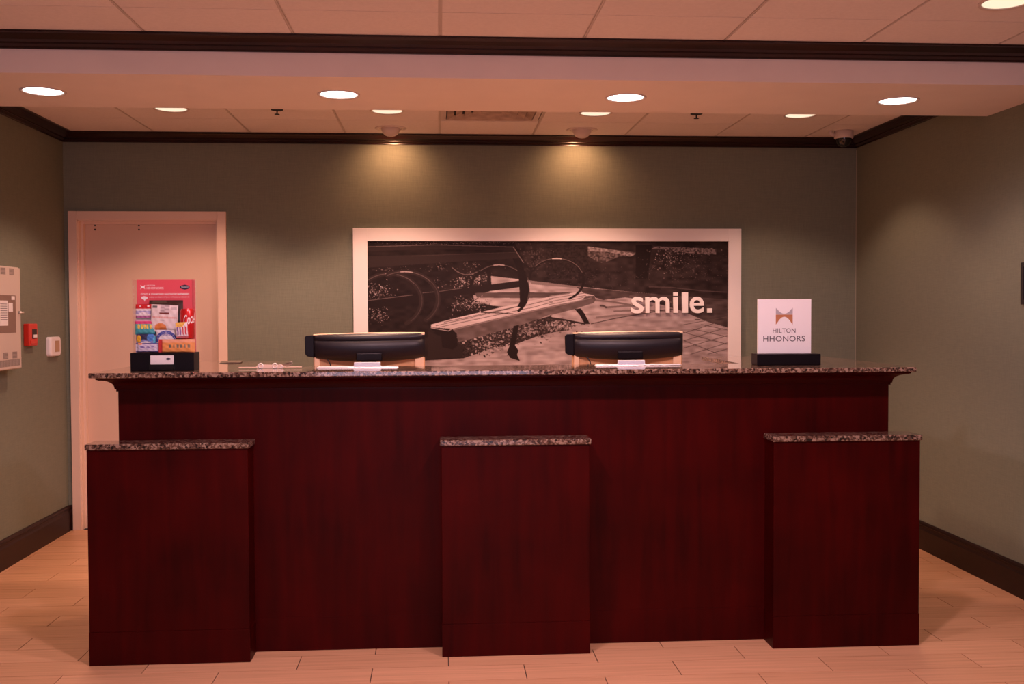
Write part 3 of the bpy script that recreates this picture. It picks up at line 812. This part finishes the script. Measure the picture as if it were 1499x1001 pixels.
t = empty('ornamental_strip', (-.722, 4.44, ZT), DR, label='long thin white ornamental strip with two rings on the counter, left of the left monitor', cat='ornament')
def ringmesh(x, r, z):
    bm = bmesh.new(); n, k = 24, 8
    rr = [[bm.verts.new((x+(r+.0025*math.cos(b))*math.cos(a), .004*math.sin(b), z+(r+.0025*math.cos(b))*math.sin(a))) for b in [2*math.pi*j/k for j in range(k)]] for a in [2*math.pi*i/n for i in range(n)]]
    for i in range(n):
        for j in range(k):
            bm.faces.new((rr[i][j], rr[(i+1) % n][j], rr[(i+1) % n][(j+1) % k], rr[i][(j+1) % k]))
    return bm_mesh(bm)
box('bar', (-.133, -.055, -.002, .002, .0045, .008), MCASE, t, .001)
box('bar', (.060, .134, -.002, .002, .0045, .008), MCASE, t, .001)
prism('plaque', [(-.055, .001), (-.060, .008), (-.052, .016), (-.020, .018), (.025, .016), (.048, .018), (.060, .008), (.055, .001)], -.0012, .0015, MCASE, t)
link('ring', ringmesh(-.040, .0095, .0122), MMATTE, t); link('ring', ringmesh(.020, .0095, .0122), MMATTE, t)
prism('chevron', [(.040, .002), (.052, .010), (.040, .018), (.044, .018), (.057, .010), (.044, .002)], -.004, -.0013, MMATTE, t)

t = empty('leaflet', (-1.00, 5.02, ZT), math.radians(8), label='dark folded leaflet lying at the back of the counter, left of the ornamental strip', cat='leaflet')
prism('cover', [(-.05, 0), (.045, .001), (.048, .004), (.0, .0055), (-.05, .002)], -.10, .09, mat('dark olive paper', (.10, .07, .045), .6), t)

# right sign
t = empty('tabletop_sign', (1.528, 4.42, ZT), math.radians(-.8), label='white square HHonors sign standing in a black base at the right end of the counter', cat='sign')
base_s = box('base', (-.142, .142, -.045, .045, 0, .050), MSIGNB, t, .003)
pl = box('panel', (-.120, .120, .018, .030, .050, .290), MWHITE, t, .001)
text('lettering', 'HILTON', MINK, -.053, .049, .141, .161, .0178, t, .0005, 0.0, 1.1)
text('lettering', 'HHONORS', MINK, -.096, .092, .103, .128, .0178, t, .0005, 0.004, 1.05)
def arcpts(x0, x1, zend, zmid, n=14):
    return [(x0+(x1-x0)*i/n, zend+(zmid-zend)*(1-(2*i/n-1)**2)) for i in range(n+1)]
prism('emblem', [(-.040, .222)]+[(-.040, .178)]+arcpts(-.038, .034, .178, .2125)[1:-1]+[(.036, .178), (.036, .222)], .0172, .0179, MBRONZE, t)
prism('emblem', [(-.040, .223), (.036, .223), (.036, .252)]+arcpts(.034, -.038, .252, .226)[1:-1]+[(-.040, .252)], .0172, .0179, mat('silver ink', (.50, .47, .50), .35, .3), t)

# ------------------------------------------------------------------ snack display
disp = empty('snack_display', (-1.143, 4.38, ZT), math.radians(0), label='acrylic snack display with pink poster and black base at the left end of the counter', cat='display')
k = .000494*1.005
def cx_(a): return (a-150)*k-.130
def cz_(b): return (752-b)*k+.075
box('base', (-.131, .127, -.052, .052, 0, .075), MSIGNB, disp, .002)
boxes('acrylic_box', [(-.125, .120, -.040, -.0375, .0755, .378), (-.125, -.1225, -.0370, .041, .0755, .378), (.1175, .120, -.0370, .041, .0755, .378)], MACR, disp)
MPINK = mat('crimson poster paper', (.70, .075, .105), .45)
MWINK = mat('white ink', (.85, .80, .80), .5)
MNAVY = mat('navy ink', (.015, .012, .045), .4)
po = box('poster', (cx_(160), cx_(640)+.004, .034, .036, .0755, cz_(138)), MPINK, disp)
prism('emblem', [(cx_(190), cz_(218)), (cx_(196), cz_(200)), (cx_(190), cz_(182)), (cx_(203), cz_(191)), (cx_(217), cz_(191)), (cx_(230), cz_(182)), (cx_(224), cz_(200)), (cx_(230), cz_(218)), (cx_(217), cz_(208)), (cx_(203), cz_(208))], .0333, .034, MWINK, disp)
text('lettering', 'HILTON', MWINK, cx_(243), cx_(312), cz_(192), cz_(180), .034, disp, .0004)
text('lettering', 'HHONORS', MWINK, cx_(243), cx_(382), cz_(218), cz_(199), .034, disp, .0004)
text('lettering', 'GOLD & DIAMOND HHONORS MEMBERS', MWINK, cx_(192), cx_(596), cz_(267), cz_(252), .034, disp, .0004, .02)
text('lettering', 'enjoy an item of your choice at check in', MWINK, cx_(262), cx_(596), cz_(292), cz_(277), .034, disp, .0003)
prism('emblem', [(cx_(560)+.020*math.cos(a*math.pi/12), cz_(201)+.0095*math.sin(a*math.pi/12)*(1.15 if a % 6 == 0 else 1)) for a in range(24)], .0333, .034, MNAVY, disp)
text('lettering', 'Hampton', MWINK, cx_(532), cx_(590), cz_(207), cz_(194), .0332, disp, .0003)
prism('emblem', [(cx_(195), cz_(282)), (cx_(222), cz_(276)), (cx_(252), cz_(284)), (cx_(246), cz_(300)), (cx_(230), cz_(306)), (cx_(224), cz_(322)), (cx_(218), cz_(306)), (cx_(200), cz_(300))], .0333, .034, MWINK, disp)
# clear pocket with white cards on the base
pk = boxes('card_pocket', [(-.052, .052, -.064, -.0625, .006, .046), (-.052, -.050, -.0624, -.053, .006, .046), (.050, .052, -.0624, -.053, .006, .046), (-.050, .050, -.0624, -.053, .006, .008)], MACR, disp)
cards = empty('card_stack', (-1.143, 4.38-.058, ZT+.0085), 0, label='stack of white cards with a small dark oval in the pocket of the display base', cat='cards')
box('cards', (-.047, .047, -.004, .004, .019, .056), MWHITE, cards, .001)
box('card_rest', (-.047, .047, -.004, .004, 0, .0185), MSIGNB, cards)
prism('printed_oval', [(.026+.010*math.cos(a*math.pi/8), .041+.0045*math.sin(a*math.pi/8)) for a in range(16)], -.0044, -.004, MNAVY, cards)

def pillow(name, a0, a1, b0, b1, y, thick, func, label, cat, group='snacks in the display', tilt=0, seal=.08, axis='z'):
    """foil bag: centre swells, sealed ends crimped; func(u,v)->rgb, v=0 at the top"""
    w = cx_(a1)-cx_(a0); h = cz_(b0)-cz_(b1)
    n, m_ = 34, 34
    u, v = np.meshgrid(np.linspace(0, 1, n), np.linspace(0, 1, m_))
    sv = np.clip(np.minimum(v, 1-v)/seal-.6, 0, 1) if axis == 'z' else np.clip(np.minimum(u, 1-u)/seal-.6, 0, 1)
    eu = (1-(2*u-1)**4)**.5 if axis == 'z' else (1-(2*v-1)**4)**.5
    ev = (1-(np.abs(2*v-1))**3)**.5 if axis == 'z' else (1-(np.abs(2*u-1))**3)**.5
    s = sv*eu*(.3+.7*ev)*thick/2
    r = np.random.RandomState(int(abs(a0*7+b0*3)))
    wr = np.sin(u*23+r.rand()*6)*np.sin(v*17+r.rand()*6)*.0009*np.clip(sv+.3, 0, 1)
    rgb = np.array([[func(uu, vv) for uu, vv in zip(ur, vr)] for ur, vr in zip(u, v)], 'f')
    root = empty(name, (-1.143+(cx_(a0)+cx_(a1))/2, 4.38+y, ZT+cz_(b1)), 0, label=label, cat=cat, group=group)
    X = (u-.5)*w; Z = (1-v)*h
    if tilt:
        c, q = math.cos(tilt), math.sin(tilt); X, Z = X*c-(Z-h/2)*q, X*q+(Z-h/2)*c+h/2
    print_grid('front_face', np.stack([X, -s-wr-.0004, Z], -1), rgb, MFOIL, root)
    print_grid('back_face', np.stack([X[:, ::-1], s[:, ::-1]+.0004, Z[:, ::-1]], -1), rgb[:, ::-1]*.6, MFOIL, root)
    return root
def bands(L, blobs=()):
    def f(u, v):
        c = L[-1][1]
        for lim, col in L:
            if v < lim: c = col; break
        for (bx, by, rx, ry, col) in blobs:
            if ((u-bx)/rx)**2+((v-by)/ry)**2 < 1: c = col
        return c
    return f
RD_, WH, LAV, SIL = (.55, .015, .02), (.78, .74, .76), (.42, .40, .66), (.45, .47, .45)
pillow('snack_bag', 158, 292, 345, 480, .018, .012, bands([(.28, RD_), (.42, WH), (.62, LAV), (.72, WH), (.85, (.40, .12, .30)), (1, SIL)], [(.3, .13, .05, .05, WH), (.8, .12, .07, .06, WH), (.5, .55, .3, .04, WH)]),
       'red-topped white and lavender snack bag at the top left of the display', 'snack')
pillow('snack_bag', 158, 322, 475, 602, .008, .012, bands([(.10, (.5, .3, .4)), (.3, (.65, .05, .20)), (.6, (.10, .45, .42)), (1, (.05, .36, .42))], [(.2, .48, .06, .16, (.85, .62, .08)), (.36, .46, .05, .16, (.85, .62, .08)), (.5, .46, .05, .16, (.85, .62, .08)), (.64, .47, .05, .15, (.85, .62, .08)), (.8, .46, .05, .16, (.85, .62, .08))]),
       'teal and pink snack bag with yellow letters on the left of the display', 'snack')
pillow('snack_bag', 172, 335, 596, 690, -.003, .012, bands([(.5, (.03, .03, .09)), (1, (.20, .24, .5))], [(.15, .45, .12, .35, (.70, .42, .03)), (.75, .3, .2, .35, (.06, .22, .62)), (.95, .6, .1, .4, (.10, .45, .7)), (.5, .8, .25, .14, WH)]),
       'dark blue snack bag with yellow patch low on the left of the display', 'snack')
pillow('snack_bar', 175, 362, 672, 748, -.017, .012, bands([(.12, (.1, .08, .3)), (.9, (.62, .58, .72)), (1, (.08, .06, .25))], [(.3, .45, .1, .12, (.25, .2, .5)), (.55, .5, .08, .12, (.3, .25, .5)), (.75, .4, .07, .1, (.3, .25, .5)), (.2, .05, .1, .15, (.8, .3, .1))]),
       'pale lavender wrapped bar at the bottom left of the display', 'snack', axis='x')
def whitebag(u, v):
    c = (.78, .70, .68)
    if v < .02: c = (.6, .5, .5)
    if .34 < u < .68 and v < .30: c = (.42, .35, .36) if (int(u*60) + int(v*50)) % 2 else (.62, .55, .55)
    if .32 < u < .68 and .30 < v < .36: c = (.16, .02, .015)
    if .05 < u < .22 and .06 < v < .13: c = (.12, .12, .12)
    if .74 < u < .95 and .08 < v < .34 and int(v*60) % 2: c = (.55, .48, .48)
    if .05 < u < .95 and .43 < v < .50 and int(u*50) % 3: c = (.70, .20, .14)
    if .3 < u < .65 and .56 < v < .60 and int(u*60) % 2: c = (.5, .4, .4)
    if ((u-.38)/.22)**2+((v-.84)/.16)**2 < 1: c = (.72, .24, .06)
    if ((u-.48)/.14)**2+((v-.90)/.08)**2 < 1: c = (.50, .15, .04)
    return c
pillow('snack_bag', 268, 548, 312, 600, .024, .010, bands([(.9, (.045, .018, .010)), (1, (.03, .01, .008))], [(.3, .05, .25, .03, (.09, .07, .045))]),
       'dark brown snack bag standing behind the white almond bag in the display', 'snack')
pillow('snack_bag', 290, 512, 350, 580, .006, .012, whitebag, 'white snack bag with an almond picture in the middle of the display', 'snack', tilt=-.05)
def cookie(u, v):
    c = (.74, .72, .76)
    for i, rr in enumerate((.42, .50)):
        q = math.hypot((u-.5)/1.0, (v-.75)/1.3)
        if abs(q-rr) < .035 and v < .8: c = (.05, .07, .35)
    if .30 < u < .75 and .22 < v < .38 and int(u*40+v*20) % 2: c = (.05, .07, .35)
    if .28 < u < .85 and .62 < v < .78 and int(u*50) % 3: c = (.10, .08, .32)
    if v > .9: c = (.35, .28, .45)
    return c
pillow('cookie_pack', 342, 508, 562, 688, -.012, .012, cookie, 'white cookie pack with blue arched script at the lower middle of the display', 'snack')
def orangebar(u, v):
    c = (.80, .33, .10)
    if v < .25: c = (.82, .40, .24)
    if u < .10: c = (.60, .04, .05)
    if .25 < u < .85 and .40 < v < .66 and int(u*46) % 2: c = (.16, .17, .13)
    return c
pillow('snack_bar', 368, 668, 640, 750, -.026, .012, orangebar, 'orange wrapped bar lying at the bottom right of the display', 'snack', axis='x')
can = empty('soda_can', (-1.143+cx_(594), 4.38-.002, ZT+cz_(640)), 0, label='red soda can with white script on the right side of the display', cat='soda can', group='snacks in the display')
MCAN = mat('red can lacquer', (.62, .012, .014), .22, .3)
rc_ = .0285
hcan = cz_(386)-cz_(640)
lathe('body', [(0, 0), (rc_*.8, 0), (rc_, .006), (rc_, hcan-.010), (rc_*.86, hcan-.002), (rc_*.84, hcan)], MCAN, can, 36)
lathe('lid', [(rc_*.84, hcan), (rc_*.80, hcan-.002), (0, hcan-.002)], MCHROME, can, 32)
def wraptext(s, z0, z1, a0, a1):
    o = text('lettering', s, MWINK, a0, a1, z0, z1, 0, can, .0004, .01)
    me = o.data
    for v in me.vertices:
        a = v.co.x/rc_; d = rc_+.0005-v.co.y; v.co.x = math.sin(a)*d; v.co.y = -math.cos(a)*d; v.co.z += v.co.x*.35
wraptext('Coca-Cola', hcan*.46, hcan*.80, -.008, .085)
def multibag(u, v):
    c = (.70, .62, .66)
    if v < .3: c = (.80, .50, .10) if u+v < .9 else WH
    if .3 < v < .8 and int(u*9) % 2: c = (.22, .10, .34) if u < .5 else (.62, .05, .06)
    if v > .88: c = (.5, .12, .15)
    return c
pillow('snack_bag', 514, 612, 498, 628, -.036+.003, .006, multibag, 'small white bag with yellow and purple print in front of the soda can', 'snack', tilt=.06)

# ------------------------------------------------------------------ left wall devices
fp = empty('alarm_panel', (XL, 5.76, 1.098), 0, label='large grey steel alarm control panel cut off at the left edge, on the left wall', cat='control panel')
def fl(y0, y1, z0, z1, x0, x1): return (x0-XL, x1-XL, y0-5.76, y1-5.76, z0-1.098, z1-1.098)
box('cabinet', fl(5.40, 5.905, 1.103, 1.667, XL, -2.340), MPANEL, fp, .003)
box('front_door', fl(5.408, 5.899, 1.108, 1.662, -2.3395, -2.330), MPANEL, fp, .002)
wn = box('inspection_window', fl(5.50, 5.832, 1.305, 1.510, -2.3298, -2.329), MSMOKE, fp)
for (y0, y1, z0, z1) in ((5.62, 5.725, 1.345, 1.480), (5.735, 5.79, 1.42, 1.468), (5.775, 5.818, 1.485, 1.505)):
    box('notice', fl(y0, y1, z0, z1, -2.3288, -2.3280), MWHITE, fp)
boxes('notice_print', [fl(5.63, 5.715, 1.46-.012*i, 1.463-.012*i, -2.3279, -2.3277) for i in range(8)], MINK, fp)
for yc, zc in ((5.565, 1.638), (5.676, 1.638), (5.787, 1.638), (5.57, 1.182), (5.69, 1.182), (5.81, 1.182)):
    v = box('vent_panel', fl(yc-.032, yc+.032, zc-.018, zc+.018, -2.3299, -2.3296), MVENTP, fp)
    for i in range(5):
        box('slot', fl(yc-.030, yc+.030, zc-.016+i*.0075, zc-.0135+i*.0075, -2.3295, -2.3292), MPANELD, v)
boxes('louvre', [fl(5.42+.0115*i, 5.426+.0115*i, 1.122, 1.158, -2.3299, -2.3290) for i in range(40)], MPANELD, fp)
boxes('louvre_rail', [fl(5.41, 5.897, 1.160, 1.163, -2.3299, -2.3285)], MPANEL, fp)
lk = lathe('key_lock', [(0, 0), (.009, 0), (.009, .012), (.004, .013), (.004, .026), (0, .026)], MCHROME, fp, 16)
lk.rotation_euler = (0, math.pi/2, 0); lk.location = (-2.330-XL, 5.876-5.76, 1.415-1.098)

pt_ = empty('pull_station', (XL, 6.195, 1.284), 0, label='small red fire alarm box between the grey panel and the thermostat', cat='alarm')
prism_pts = None
o = box('housing', (0, .034, -.062, .062, -.064, .066), MRED, pt_, .005)
box('recess', (.0335, .0345, -.020, .050, -.022, .034), MDARK, pt_)
box('handle', (.0346, .040, -.010, .040, -.016, .002), MWHITE, pt_, .001)
box('lower_lip', (.0342, .038, -.044, .050, -.052, -.032), MRED, pt_, .002)

th = empty('thermostat', (XL, 6.565, 1.204), 0, label='white rounded thermostat on the left wall beside the door', cat='thermostat')
def rrect(w, h, r, n=6):
    p = []
    for cx, cz, a0 in ((w-r, h-r, 0), (-w+r, h-r, 90), (-w+r, -h+r, 180), (w-r, -h+r, 270)):
        for i in range(n+1):
            a = math.radians(a0+90*i/n); p.append((cx+r*math.cos(a), cz+r*math.sin(a)))
    return p
bm = bmesh.new(); rows = []
for s, x in ((1, 0), (1, .018), (.96, .025), (.86, .029)):
    rows.append([bm.verts.new((x, py*s*(1+.0*x), pz*s)) for py, pz in rrect(.086, .061, .02)])
for a, b in zip(rows, rows[1:]):
    for i in range(len(a)): bm.faces.new((a[i], a[(i+1) % len(a)], b[(i+1) % len(a)], b[i]))
bm.faces.new(rows[-1]); bm.faces.new(rows[0])
link('case', bm_mesh(bm), MWHITE, th)
box('display', (.0288, .0300, -.024, .054, -.034, .036), mat('tan display', (.45, .30, .18), .5), th, .0005)

wp = empty('wall_plaque', (XR, 4.68, 1.537), 0, label='dark framed plaque cut off at the right edge of the picture, on the right wall', cat='plaque')
boxes('frame', [(-.018, 0, -.12, .118, .080, .102), (-.018, 0, -.12, .118, -.102, -.080), (-.018, 0, -.12, -.100, -.080, .080), (-.018, 0, .098, .118, -.080, .080)], MDARK, wp, .001)
box('plate', (-.010, -.001, -.099, .097, -.079, .079), MBLACK, wp)
